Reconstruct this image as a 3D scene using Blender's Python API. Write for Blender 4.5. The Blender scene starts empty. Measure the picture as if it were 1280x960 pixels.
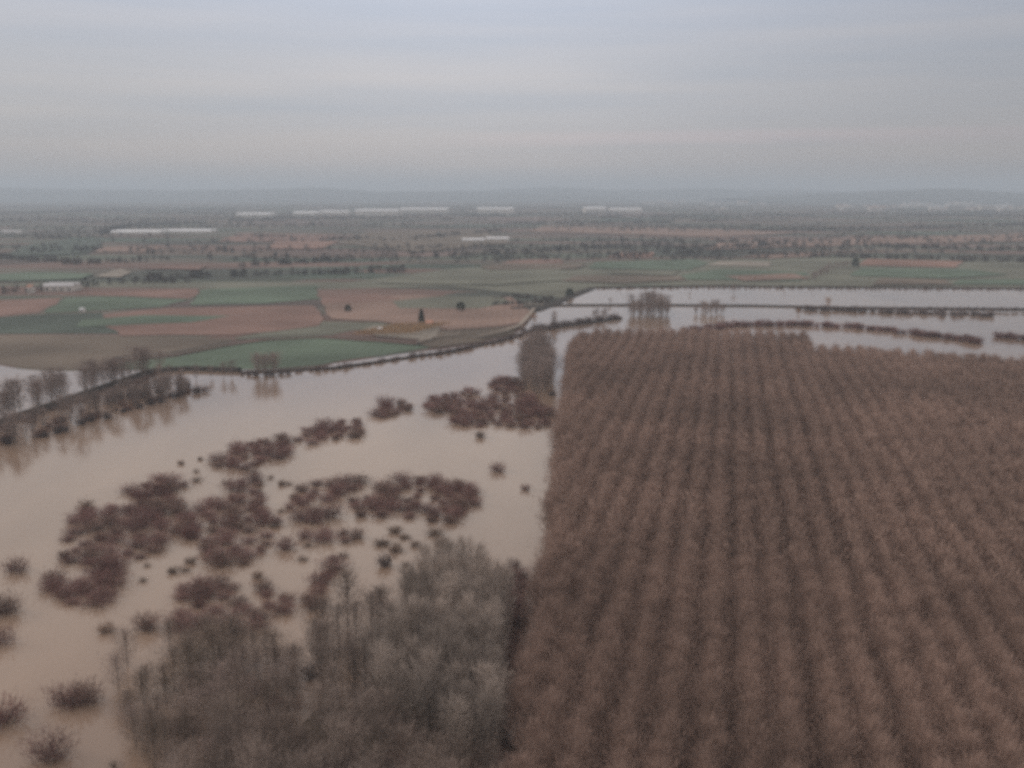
import bpy, math, random
import numpy as np
from mathutils import Vector, noise as mnoise

R = math.radians
rng = np.random.default_rng(11)
random.seed(11)
sc = bpy.context.scene
COL = sc.collection

# ------------------------------------------------------------------ camera
H, PITCH, FPX = 100.0, R(10.8), 1256.0
cd = bpy.data.cameras.new('camera'); cam = bpy.data.objects.new('camera', cd); COL.objects.link(cam)
cam.location = (0, 0, H); cam.rotation_euler = (R(90) - PITCH, 0, 0)
cd.sensor_width = 36; cd.lens = 36 * FPX / 1280; cd.clip_start = 0.5; cd.clip_end = 60000
cd.dof.use_dof = True; cd.dof.focus_distance = 5.0; cd.dof.aperture_fstop = 1.8
sc.camera = cam

# ------------------------------------------------------------------ light
SUN_EL, SUN_AZ = R(24), R(-70)          # azimuth measured from +Y towards +X
w = bpy.data.worlds.new('World'); sc.world = w; w.use_nodes = True
nt = w.node_tree; N = nt.nodes; L = nt.links; N.clear()
out = N.new('ShaderNodeOutputWorld'); bg = N.new('ShaderNodeBackground'); bg.inputs['Strength'].default_value = 0.1
L.new(bg.outputs[0], out.inputs[0])
sky = N.new('ShaderNodeTexSky'); sky.sky_type = 'NISHITA'; sky.sun_disc = False
sky.sun_elevation = SUN_EL; sky.sun_rotation = SUN_AZ; sky.air_density = 1.0; sky.dust_density = 3.0
tc = N.new('ShaderNodeTexCoord'); sep = N.new('ShaderNodeSeparateXYZ'); L.new(tc.outputs['Generated'], sep.inputs[0])
# overcast layer: colour by elevation, with a bright warm band added above the view to lift water reflections
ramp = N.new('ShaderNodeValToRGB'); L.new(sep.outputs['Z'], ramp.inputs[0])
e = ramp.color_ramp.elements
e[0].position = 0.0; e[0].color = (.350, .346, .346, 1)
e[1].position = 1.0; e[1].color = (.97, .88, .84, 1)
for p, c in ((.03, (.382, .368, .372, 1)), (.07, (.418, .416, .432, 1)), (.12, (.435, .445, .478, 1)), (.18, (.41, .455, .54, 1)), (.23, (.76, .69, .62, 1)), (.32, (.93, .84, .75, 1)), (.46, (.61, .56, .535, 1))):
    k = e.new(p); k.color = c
mp = N.new('ShaderNodeMapping'); mp.inputs['Scale'].default_value = (1.0, 1.0, 16.0); L.new(tc.outputs['Generated'], mp.inputs[0])
n1 = N.new('ShaderNodeTexNoise'); n1.inputs['Scale'].default_value = 1.7; n1.inputs['Detail'].default_value = 4; n1.inputs['Roughness'].default_value = .5
L.new(mp.outputs[0], n1.inputs[0])
r1 = N.new('ShaderNodeValToRGB'); L.new(n1.outputs[0], r1.inputs[0])
r1.color_ramp.elements[0].position = .34; r1.color_ramp.elements[0].color = (.89, .93, .985, 1)
r1.color_ramp.elements[1].position = .68; r1.color_ramp.elements[1].color = (1.10, 1.05, 1.02, 1)
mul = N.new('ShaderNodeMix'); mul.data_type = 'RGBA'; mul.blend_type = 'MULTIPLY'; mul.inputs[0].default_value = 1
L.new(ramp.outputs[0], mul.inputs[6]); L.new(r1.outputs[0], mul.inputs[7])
# the cloud bank thins and greys towards the east (right)
mr = N.new('ShaderNodeMapRange'); L.new(sep.outputs['X'], mr.inputs[0])
mr.inputs[1].default_value = -.45; mr.inputs[2].default_value = .5; mr.inputs[3].default_value = 9.6; mr.inputs[4].default_value = 7.9
ab = N.new('ShaderNodeMath'); ab.operation = 'ABSOLUTE'; L.new(sep.outputs['X'], ab.inputs[0])
m2 = N.new('ShaderNodeMapRange'); m2.interpolation_type = 'SMOOTHSTEP'; L.new(ab.outputs[0], m2.inputs[0]); m2.inputs[1].default_value = 0; m2.inputs[2].default_value = .5; m2.inputs[3].default_value = 1.19; m2.inputs[4].default_value = .93
mm = N.new('ShaderNodeMath'); mm.operation = 'MULTIPLY'; L.new(mr.outputs[0], mm.inputs[0]); L.new(m2.outputs[0], mm.inputs[1])
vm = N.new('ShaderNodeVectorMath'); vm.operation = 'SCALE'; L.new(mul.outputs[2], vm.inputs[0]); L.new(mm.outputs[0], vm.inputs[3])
# one faint pink cloud streak low in the north-east
def band(sock, c, wd):
    a = N.new('ShaderNodeMath'); a.operation = 'SUBTRACT'; L.new(sock, a.inputs[0]); a.inputs[1].default_value = c
    b = N.new('ShaderNodeMath'); b.operation = 'DIVIDE'; L.new(a.outputs[0], b.inputs[0]); b.inputs[1].default_value = wd
    d = N.new('ShaderNodeMath'); d.operation = 'POWER'; L.new(b.outputs[0], d.inputs[0]); d.inputs[1].default_value = 2
    f = N.new('ShaderNodeMath'); f.operation = 'SUBTRACT'; f.inputs[0].default_value = 1; L.new(d.outputs[0], f.inputs[1]); f.use_clamp = True; return f.outputs[0]
wob = N.new('ShaderNodeMath'); wob.operation = 'MULTIPLY_ADD'; L.new(n1.outputs[0], wob.inputs[0]); wob.inputs[1].default_value = .02; L.new(sep.outputs['Z'], wob.inputs[2])
bz = band(wob.outputs[0], .062, .008); bx = band(sep.outputs['X'], .24, .33)
bm_ = N.new('ShaderNodeMath'); bm_.operation = 'MULTIPLY'; L.new(bz, bm_.inputs[0]); L.new(bx, bm_.inputs[1])
bq = N.new('ShaderNodeMath'); bq.operation = 'MULTIPLY'; L.new(bm_.outputs[0], bq.inputs[0]); bq.inputs[1].default_value = .9
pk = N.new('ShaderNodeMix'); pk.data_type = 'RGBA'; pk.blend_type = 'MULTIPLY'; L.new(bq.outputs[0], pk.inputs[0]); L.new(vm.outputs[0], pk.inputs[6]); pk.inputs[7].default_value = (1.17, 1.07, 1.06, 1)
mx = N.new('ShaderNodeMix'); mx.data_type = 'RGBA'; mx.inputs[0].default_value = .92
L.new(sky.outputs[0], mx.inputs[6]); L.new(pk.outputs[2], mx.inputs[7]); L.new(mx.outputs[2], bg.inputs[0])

sd = bpy.data.lights.new('sun', 'SUN'); sd.energy = 1.2; sd.angle = R(14); sd.color = (1, .90, .82)
sun = bpy.data.objects.new('sun', sd); COL.objects.link(sun)
sun.rotation_euler = Vector((-math.sin(SUN_AZ) * math.cos(SUN_EL), -math.cos(SUN_AZ) * math.cos(SUN_EL), -math.sin(SUN_EL))).to_track_quat('-Z', 'Y').to_euler()

vs = sc.view_settings; vs.view_transform = 'Standard'; vs.look = 'None'; vs.exposure = 0.34; vs.gamma = 1; vs.use_curve_mapping = False
sc.cycles.max_bounces = 4; sc.cycles.diffuse_bounces = 2; sc.cycles.glossy_bounces = 2; sc.cycles.volume_bounces = 1
sc.cycles.transparent_max_bounces = 4; sc.cycles.use_denoising = False

# ------------------------------------------------------------------ helpers
def at(px, py, z=0.0):
    """photo pixel -> the point of the level z that it shows"""
    u = (px - 640) / FPX; v = (480 - py) / FPX
    dy = math.cos(PITCH) + v * math.sin(PITCH); dz = -math.sin(PITCH) + v * math.cos(PITCH)
    t = (H - z) / -dz
    return (u * t, dy * t)

def tag(o, label=None, cat=None, group=None, kind=None):
    if label: o['label'] = label
    if cat: o['category'] = cat
    if group: o['group'] = group
    if kind: o['kind'] = kind
    return o

def make_mesh(name, V, F, m=None):
    """V (n,3), F (k,3 or 4) arrays or list of index lists"""
    me = bpy.data.meshes.new(name)
    if isinstance(F, np.ndarray):
        V = np.asarray(V, np.float32); k = F.shape[1]
        me.vertices.add(len(V)); me.vertices.foreach_set('co', V.ravel())
        me.loops.add(F.size); me.loops.foreach_set('vertex_index', F.astype(np.int32).ravel())
        me.polygons.add(len(F)); me.polygons.foreach_set('loop_start', np.arange(0, F.size, k, dtype=np.int32))
        me.update(calc_edges=True)
    else:
        me.from_pydata([tuple(map(float, v)) for v in V], [], F); me.update()
    if m: me.materials.append(m)
    return me

def link(name, me, parent=None, loc=(0, 0, 0)):
    o = bpy.data.objects.new(name, me); COL.objects.link(o); o.location = loc
    if parent: o.parent = parent
    return o

def empty(name, loc=(0, 0, 0), rz=0.0, s=1.0):
    o = bpy.data.objects.new(name, None); COL.objects.link(o)
    o.location = loc; o.rotation_euler = (0, 0, rz); o.scale = (s, s, s); o.empty_display_size = 1
    return o

# ------------------------------------------------------------------ materials
def mat(name, col, rough=.9, var=.25, scale=.2, objvar=0.0, col2=None, spec=.2):
    m = bpy.data.materials.new(name); m.use_nodes = True; n = m.node_tree.nodes; l = m.node_tree.links
    b = n['Principled BSDF']; b.inputs['Roughness'].default_value = rough; b.inputs['Specular IOR Level'].default_value = spec
    g = n.new('ShaderNodeNewGeometry'); t = n.new('ShaderNodeTexNoise'); t.inputs['Scale'].default_value = scale; t.inputs['Detail'].default_value = 5
    l.new(g.outputs['Position'], t.inputs[0])
    r = n.new('ShaderNodeValToRGB'); l.new(t.outputs[0], r.inputs[0])
    c1 = [max(0, c * (1 - var)) for c in col]; c2 = [c * (1 + var) for c in (col2 or col)]
    r.color_ramp.elements[0].position = .33; r.color_ramp.elements[0].color = (*c1, 1)
    r.color_ramp.elements[1].position = .67; r.color_ramp.elements[1].color = (*c2, 1)
    last = r.outputs[0]
    if objvar:
        oi = n.new('ShaderNodeObjectInfo'); q = n.new('ShaderNodeMapRange'); l.new(oi.outputs['Random'], q.inputs[0])
        q.inputs[3].default_value = 1 - objvar; q.inputs[4].default_value = 1 + objvar
        s = n.new('ShaderNodeVectorMath'); s.operation = 'SCALE'; l.new(last, s.inputs[0]); l.new(q.outputs[0], s.inputs[3]); last = s.outputs[0]
    l.new(last, b.inputs['Base Color'])
    return m

M = {}
M['bark'] = mat('grey_bark', (.17, .145, .125), scale=1.5)
M['poplar'] = mat('poplar_twigs', (.30, .213, .176), scale=.02, var=.2, objvar=.03)
M['willow'] = mat('red_willow_twigs', (.185, .098, .088), scale=.12, var=.25, objvar=.22, col2=(.19, .11, .10))
M['willow_brown'] = mat('brown_willow_twigs', (.19, .125, .105), scale=.15, var=.25, objvar=.2)
M['willow_ochre'] = mat('ochre_willow_twigs', (.22, .16, .125), scale=.2, var=.3, objvar=.2)
M['grey_twigs'] = mat('grey_bare_twigs', (.24, .185, .155), scale=.05, var=.35, objvar=.28, col2=(.245, .20, .175))
M['olive_twigs'] = mat('olive_grey_twigs', (.235, .185, .145), scale=.07, var=.28, objvar=.25, col2=(.235, .185, .165))
M['bank_twigs'] = mat('bank_tree_twigs', (.25, .20, .18), scale=.10, var=.2, objvar=.2)
M['dark_twigs'] = mat('dark_bank_bush_twigs', (.125, .098, .092), scale=.2, var=.3, objvar=.3)
M['orange_twigs'] = mat('orange_willow_twigs', (.32, .17, .07), scale=.2, var=.2, objvar=.1)
M['evergreen'] = mat('dark_conifer_foliage', (.025, .04, .028), scale=.5, var=.3)
M['belt'] = mat('far_tree_belt', (.062, .060, .060), scale=.01, var=.3, col2=(.085, .074, .066))
M['gold'] = mat('golden_vines', (.34, .22, .12), scale=.3, var=.25)

def water_mat():
    m = bpy.data.materials.new('muddy_flood_water'); m.use_nodes = True; n = m.node_tree.nodes; l = m.node_tree.links
    b = n['Principled BSDF']; b.inputs['Roughness'].default_value = .10; b.inputs['IOR'].default_value = 1.5
    b.inputs['Specular IOR Level'].default_value = .5
    g = n.new('ShaderNodeNewGeometry')
    mp = n.new('ShaderNodeMapping'); mp.inputs['Rotation'].default_value = (0, 0, R(25)); mp.inputs['Scale'].default_value = (.02, .006, .02)
    l.new(g.outputs['Position'], mp.inputs[0])
    t = n.new('ShaderNodeTexNoise'); t.inputs['Scale'].default_value = 1.0; t.inputs['Detail'].default_value = 6; l.new(mp.outputs[0], t.inputs[0])
    r = n.new('ShaderNodeValToRGB'); l.new(t.outputs[0], r.inputs[0])
    r.color_ramp.elements[0].position = .28; r.color_ramp.elements[0].color = (.160, .110, .080, 1)
    r.color_ramp.elements[1].position = .70; r.color_ramp.elements[1].color = (.262, .188, .137, 1)
    l.new(r.outputs[0], b.inputs['Base Color'])
    t2 = n.new('ShaderNodeTexNoise'); t2.inputs['Scale'].default_value = .9; t2.inputs['Detail'].default_value = 3; l.new(g.outputs['Position'], t2.inputs[0])
    bp = n.new('ShaderNodeBump'); bp.inputs['Strength'].default_value = .12; bp.inputs['Distance'].default_value = .12
    l.new(t2.outputs[0], bp.inputs['Height']); l.new(bp.outputs[0], b.inputs['Normal'])
    return m
M['water'] = water_mat()

def land_mat():
    m = bpy.data.materials.new('patchwork_farmland'); m.use_nodes = True; n = m.node_tree.nodes; l = m.node_tree.links
    b = n['Principled BSDF']; b.inputs['Roughness'].default_value = .95; b.inputs['Specular IOR Level'].default_value = .1
    g = n.new('ShaderNodeNewGeometry')
    mp = n.new('ShaderNodeMapping'); mp.inputs['Rotation'].default_value = (0, 0, R(9)); mp.inputs['Scale'].default_value = (1/260, 1/95, 1)
    l.new(g.outputs['Position'], mp.inputs[0])
    vo = n.new('ShaderNodeTexVoronoi'); vo.voronoi_dimensions = '2D'; vo.inputs['Scale'].default_value = 1; vo.inputs['Randomness'].default_value = .75; vo.distance = 'CHEBYCHEV'
    l.new(mp.outputs[0], vo.inputs[0])
    sp = n.new('ShaderNodeSeparateColor'); l.new(vo.outputs['Color'], sp.inputs[0])
    r = n.new('ShaderNodeValToRGB'); r.color_ramp.interpolation = 'CONSTANT'; l.new(sp.outputs[0], r.inputs[0])
    cols = [(.10, .105, .085), (.15, .115, .095), (.09, .12, .095), (.175, .13, .115), (.12, .10, .09), (.16, .145, .12), (.085, .095, .08), (.19, .13, .11), (.115, .135, .105)]
    e = r.color_ramp.elements; e[0].color = (*cols[0], 1); e[0].position = 0; e[1].position = 1/9; e[1].color = (*cols[1], 1)
    for i in range(2, 9): k = e.new(i/9); k.color = (*cols[i], 1)
    t = n.new('ShaderNodeTexNoise'); t.inputs['Scale'].default_value = .004; t.inputs['Detail'].default_value = 8; t.inputs['Roughness'].default_value = .65; l.new(g.outputs['Position'], t.inputs[0])
    q = n.new('ShaderNodeMapRange'); l.new(t.outputs[0], q.inputs[0]); q.inputs[1].default_value = .3; q.inputs[2].default_value = .7; q.inputs[3].default_value = .42; q.inputs[4].default_value = 1.0
    s = n.new('ShaderNodeVectorMath'); s.operation = 'SCALE'; l.new(r.outputs[0], s.inputs[0]); l.new(q.outputs[0], s.inputs[3])
    l.new(s.outputs[0], b.inputs['Base Color'])
    return m
M['land'] = land_mat()

def field_mat(name, col, ang=0, rowgap=6.0, amt=.04):
    col = tuple(c*.86 for c in col)
    m = mat(name, col, rough=.95, var=.24, scale=.012, spec=.1); n = m.node_tree.nodes; l = m.node_tree.links
    b = n['Principled BSDF']; src = b.inputs['Base Color'].links[0].from_socket
    g = n.new('ShaderNodeNewGeometry'); mp = n.new('ShaderNodeMapping'); mp.vector_type = 'TEXTURE'
    mp.inputs['Rotation'].default_value = (0, 0, ang); l.new(g.outputs['Position'], mp.inputs[0])
    wv = n.new('ShaderNodeTexWave'); wv.inputs['Scale'].default_value = 6.283 / rowgap / 20; wv.inputs['Distortion'].default_value = 1.5; wv.inputs['Detail Scale'].default_value = .3
    l.new(mp.outputs[0], wv.inputs[0])
    q = n.new('ShaderNodeMapRange'); l.new(wv.outputs[1], q.inputs[0]); q.inputs[3].default_value = 1 - amt; q.inputs[4].default_value = 1 + amt
    s = n.new('ShaderNodeVectorMath'); s.operation = 'SCALE'; l.new(src, s.inputs[0]); l.new(q.outputs[0], s.inputs[3]); l.new(s.outputs[0], b.inputs['Base Color'])
    return m
FM = {'green': field_mat('young_wheat_green', (.108, .148, .108)),
      'teal': field_mat('dark_green_crop', (.075, .097, .080)),
      'pale': field_mat('pale_grey_green_pasture', (.150, .155, .122)),
      'red': field_mat('reddish_ploughed_soil', (.205, .132, .110)),
      'pink': field_mat('pinkish_stubble', (.235, .165, .135)),
      'olive': field_mat('olive_grey_meadow', (.150, .125, .100)),
      'rust': field_mat('rust_soil', (.235, .145, .115)),
      'light': field_mat('pale_wet_soil', (.25, .225, .19)),
      'sand': field_mat('pale_track', (.27, .235, .20)),
      'mud': field_mat('brown_leaf_litter', (.055, .042, .034)),
      'dark': field_mat('dark_ditch', (.055, .05, .045)),
      'mudred': field_mat('flooded_wood_mud', (.13, .10, .07)),
      'hill': field_mat('far_hill', (.09, .10, .095))}

# ------------------------------------------------------------------ setting: land, water, hills
def sheet(name, pts, z, m, thick=0):
    V = [(x, y, z) for x, y in pts]; me = make_mesh(name, V, [list(range(len(V)))], m)
    if me.polygons[0].normal.z < 0: me.flip_normals()
    o = link(name, me); o['kind'] = 'structure'; return o

def rough_line(pts, amp, step):
    """subdivide a world polyline and give it a ragged natural edge"""
    res = []
    for (a, b) in zip(pts[:-1], pts[1:]):
        d = math.hypot(b[0]-a[0], b[1]-a[1]); k = max(1, min(60, int(d / step)))
        for i in range(k):
            t = i / k; x = a[0] + (b[0]-a[0]) * t; y = a[1] + (b[1]-a[1]) * t
            q = Vector((x * .03, y * .03, 3.3)); nn = mnoise.noise_vector(q)
            res.append((x + nn.x * amp, y + nn.y * amp))
    res.append(pts[-1]); return res

# ground grid (single sheet to the horizon)
def ground():
    V = [(-14000, -1500, 0), (14000, -1500, 0), (14000, 19000, 0), (-14000, 19000, 0)]
    o = link('ground', make_mesh('ground', V, [[0, 1, 2, 3]], M['land'])); o['kind'] = 'structure'
ground()

north = [at(-500, 440), at(-200, 450), at(0, 458), at(25, 462), at(60, 465), at(140, 464), at(300, 463), at(400, 461), at(420, 455), at(470, 447.5), at(520, 441),
         at(560, 437), at(600, 430), at(640, 420), at(655, 409), at(664, 397), at(676, 387), at(690, 383), at(702, 374), at(738, 361), at(800, 358.5), at(1000, 360.5), at(1280, 362.5), at(1900, 367)]
water_pts = rough_line(north, 2.5, 14) + [(1500, -600), (-900, -600)]
sheet('flood_water', water_pts, .30, M['water'])

def ridge(name, x0, x1, y, depth, hmax, seed, base=0):
    n = 70; V = []; F = []
    for i in range(n + 1):
        x = x0 + (x1 - x0) * i / n
        env = min(1, 3.5 * i / n, 3.5 * (n - i) / n)
        h = base + hmax * env * (.72 + .38 * mnoise.fractal(Vector((x * .0007, seed, 0)), 1, 2, 4))
        V += [(x, y - depth, -1), (x, y - depth * .3, h * .75), (x, y, h), (x, y + depth, -1)]
    for i in range(n):
        for k in range(3): a = i * 4 + k; F.append([a, a + 4, a + 5, a + 1])
    o = link(name, make_mesh(name, V, F, FM['hill'])); o['kind'] = 'structure'
ridge('hills', -11500, 1500, 13500, 2500, 120, 1.3, 55)
ridge('hills', -3500, 7000, 15500, 2000, 120, 5.1, 60)
ridge('hills', 2300, 10500, 11000, 2400, 135, 9.7, 40)

# ------------------------------------------------------------------ near fields
fz = [0.35]
def field(kind, px, name='field'):
    fz[0] += .04
    pts = [at(*p) for p in px]; pts.append(pts[0])
    o = sheet(name, rough_line(pts, 4.0, 15)[:-1], fz[0] - .3, FM[kind]); return o
# field() lays every sheet a little above the one before
field('pale', [(-300, 355), (440, 352), (560, 336), (760, 326), (1060, 322), (1700, 338), (1700, 364), (1280, 360.5), (1000, 358), (800, 356.5), (738, 359), (700, 372), (560, 357), (400, 362)])
field('olive', [(-400, 416), (0, 419), (140, 419), (290, 424), (285, 432), (150, 452), (143, 460), (60, 463), (28, 460), (0, 456), (-400, 440)])
field('green', [(143, 461), (150, 453), (215, 446), (285, 433), (330, 426), (400, 423), (520, 431), (540, 434), (500, 441), (430, 450), (400, 457), (330, 462)])
field('pale', [(290, 423), (400, 402), (470, 403), (520, 410), (440, 413), (400, 421), (300, 425)])
field('teal', [(-300, 398), (0, 397), (60, 393), (130, 391), (130, 404), (150, 417), (0, 418), (-300, 416)])
field('red', [(-300, 376), (0, 375), (82, 372), (50, 391), (0, 396), (-300, 397)])
field('green', [(84, 374), (130, 371), (235, 375), (200, 384), (55, 392), (60, 386)])
field('red', [(84, 366), (246, 362), (246, 370), (235, 374), (130, 370)])
field('green', [(249, 362), (395, 357), (398, 374), (330, 380), (240, 382)])
field('red', [(132, 393), (205, 386), (390, 382), (402, 392), (400, 408), (290, 420), (155, 420), (132, 408)])
field('green', [(100, 400), (180, 395), (288, 395), (235, 404), (98, 409)])
field('pink', [(400, 373), (520, 369), (640, 372), (662, 389), (655, 403), (620, 410), (560, 413), (520, 409), (470, 402), (412, 399)])
field('olive', [(520, 412), (560, 414), (620, 411), (650, 408), (640, 418), (600, 428), (545, 435), (522, 431)])
field('red', [(402, 370), (470, 368), (500, 374), (440, 380), (400, 379)])
field('pale', [(490, 377), (560, 370), (625, 372), (640, 379), (600, 386), (500, 386)])
field('light', [(455, 412), (470, 408), (548, 406), (550, 418), (536, 426), (470, 421)])
field('red', [(618, 334), (640, 325), (702, 324), (705, 331), (660, 335)])
field('green', [(735, 336), (745, 328), (870, 324), (885, 330), (860, 338)])
field('green', [(850, 345), (900, 337), (1010, 341), (1000, 352), (860, 350)])
field('light', [(885, 332), (900, 327), (965, 328), (960, 334)])
field('rust', [(1072, 332), (1085, 324), (1205, 327), (1195, 335)])
field('green', [(1060, 345), (1075, 336), (1210, 337), (1260, 344), (1180, 349)])
field('green', [(1190, 356), (1200, 350), (1500, 350), (1500, 358)])
field('pale', [(470, 355), (560, 340), (700, 337), (720, 350), (620, 357)])
field('rust', [(760, 322), (770, 317), (818, 316), (815, 322)])
field('olive', [(700, 352), (720, 345), (850, 346), (860, 351), (780, 355)])
field('pale', [(760, 343), (780, 339), (850, 340), (840, 345)])
field('pink', [(905, 346), (990, 343), (1015, 349), (930, 352)])
field('olive', [(1090, 357), (1100, 349), (1180, 350), (1190, 357)])
field('olive', [(600, 333), (640, 330), (735, 331), (720, 337), (610, 338)])
field('pink', [(925, 321), (1010, 316), (1040, 320), (960, 324)])
field('red', [(175, 337), (205, 333), (258, 333), (250, 338)])
field('light', [(118, 347), (150, 337), (165, 341), (150, 348)])
field('green', [(-100, 350), (40, 341), (120, 343), (100, 350), (20, 353)])
field('red', [(270, 303), (300, 292), (420, 294), (400, 304)])
field('rust', [(330, 312), (345, 303), (425, 302), (400, 312)])
field('pink', [(120, 316), (130, 309), (200, 310), (190, 316)])
field('pink', [(660, 290), (680, 283), (860, 286), (1010, 291), (900, 297)])
field('pink', [(880, 313), (900, 304), (1280, 292), (1400, 296), (1280, 302), (1010, 309)])
field('olive', [(420, 305), (460, 290), (600, 288), (640, 305), (520, 316)])
field('teal', [(0, 322), (40, 305), (130, 302), (110, 318)])

def strip(name, px, width, z, m, height=0.0, label=None):
    """a ribbon along a pixel polyline; with a height it is an earth bank with sloping sides"""
    P = rough_line([at(*p) for p in px], .8, 15); V = []; F = []
    for i, (x, y) in enumerate(P):
        a = P[max(0, i-1)]; b = P[min(len(P)-1, i+1)]; d = math.hypot(b[0]-a[0], b[1]-a[1]) or 1
        nx, ny = -(b[1]-a[1])/d, (b[0]-a[0])/d; w2 = width / 2 * (1 + .2 * mnoise.noise(Vector((x*.05, y*.05, 0))))
        prof = [(-w2, z)] + ([(-w2*.45, z+height), (w2*.45, z+height)] if height else []) + [(w2, z)]
        for s, zz in prof: V.append((x + nx*s, y + ny*s, zz))
    k = 4 if height else 2
    for i in range(len(P)-1):
        for j in range(k-1): a = i*k+j; F.append([a, a+k, a+k+1, a+1])
    me = make_mesh(name, V, F, m)
    if sum(p.normal.z for p in me.polygons) < 0: me.flip_normals()
    o = link(name, me); o['kind'] = 'structure'; return o
strip('ditch', [(139, 458), (148, 451), (215, 445), (285, 432), (345, 424), (400, 422.5), (470, 427), (525, 432)], 4.5, 2.2, FM['dark'])
strip('embankment', [(-120, 570), (0, 531), (60, 511), (130, 487), (190, 466), (235, 463), (300, 465)], 6, .2, FM['dark'], 2.4)
strip('embankment', [(640, 386), (700, 382.5), (800, 382), (940, 383), (1060, 385.5), (1280, 388), (1800, 394)], 9, .2, FM['dark'], 1.3)
strip('embankment', [(670, 389), (740, 360.5), (900, 358.5), (1280, 361), (1800, 366)], 14, .2, FM['dark'], 1.0)
strip('embankment', [(300, 467), (420, 461), (500, 449.5), (560, 441), (620, 428), (655, 417), (700, 409), (775, 399)], 7, .2, FM['dark'], 1.0)
strip('path', [(522, 431), (548, 423), (575, 421)], 3, 2.4, FM['sand'])
strip('path', [(598, 424), (630, 417), (650, 410), (662, 396), (668, 388)], 3.5, 2.45, FM['sand'])
strip('road', [(860, 314), (1060, 318), (1300, 322), (1700, 324)], 14, 2.5, FM['dark'])
sheet('mud_bank', rough_line([at(100, 1300), at(190, 1100), at(225, 985), at(300, 920), at(350, 925), at(400, 880), at(450, 890), at(480, 830), at(560, 815), at(635, 820), at(622, 900), at(560, 1200), at(100, 1300)], 7, 3), .36, FM['mudred'])

# ------------------------------------------------------------------ plantation outline (canopy outline in the photo)
PL = [at(610, 1500, 3), at(640, 985, 6), at(658, 860, 6), at(672, 760, 6), at(687, 640, 6), at(699, 540, 6), at(708, 470, 7), at(712, 440, 8), at(726, 420, 12), at(865, 415, 13),
      at(1005, 421, 13), at(1022, 436, 13), at(1150, 444, 13), at(1280, 452, 13), at(1700, 475, 13), at(2300, 960, 6), at(2000, 1500, 3)]
sheet('plantation_floor', rough_line([at(575, 1500), at(625, 1000), at(690, 760), at(712, 620), at(722, 540), at(735, 470), at(880, 452), at(1280, 470), at(1900, 490), at(2300, 960), at(2000, 1500), at(575, 1500)], 3, 12), .34, FM['mud'])

def inside(x, y, P):
    c = False; j = len(P) - 1
    for i in range(len(P)):
        if (P[i][1] > y) != (P[j][1] > y) and x < (P[j][0]-P[i][0]) * (y-P[i][1]) / (P[j][1]-P[i][1]) + P[i][0]: c = not c
        j = i
    return c

# ------------------------------------------------------------------ plant geometry
def unit(a): return a / (np.linalg.norm(a, axis=-1, keepdims=True) + 1e-9)

def tube(pts, rad, sides=5):
    pts = np.array(pts, float); V = []; F = []
    for i, p in enumerate(pts):
        d = unit(pts[min(i+1, len(pts)-1)] - pts[max(i-1, 0)])
        a = np.cross(d, (0.3, 1, .1)); a = a / np.linalg.norm(a); b = np.cross(d, a)
        for k in range(sides):
            t = 2*math.pi*k/sides; V.append(p + rad[i]*(a*math.cos(t) + b*math.sin(t)))
    for i in range(len(pts)-1):
        for k in range(sides):
            k2 = (k+1) % sides; F.append([i*sides+k, i*sides+k2, (i+1)*sides+k2, (i+1)*sides+k])
    return np.array(V), np.array(F)

def join(parts):
    V = []; F = []; o = 0
    for v, f in parts: V.append(v); F.append(f + o); o += len(v)
    return np.concatenate(V), np.concatenate(F)

def twigs(P, D, ln, wd, g):
    """slender three-cornered twigs: P start points, D directions"""
    n = len(P); side = unit(np.cross(D, g.normal(size=(n, 3))))
    Ls = ln * g.uniform(.6, 1.3, (n, 1)); Ws = wd * g.uniform(.6, 1.3, (n, 1)) / 2
    V = np.empty((n, 3, 3)); V[:, 0] = P - side*Ws; V[:, 1] = P + side*Ws; V[:, 2] = P + D*Ls
    return V.reshape(-1, 3), np.arange(n*3).reshape(-1, 3)

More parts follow.
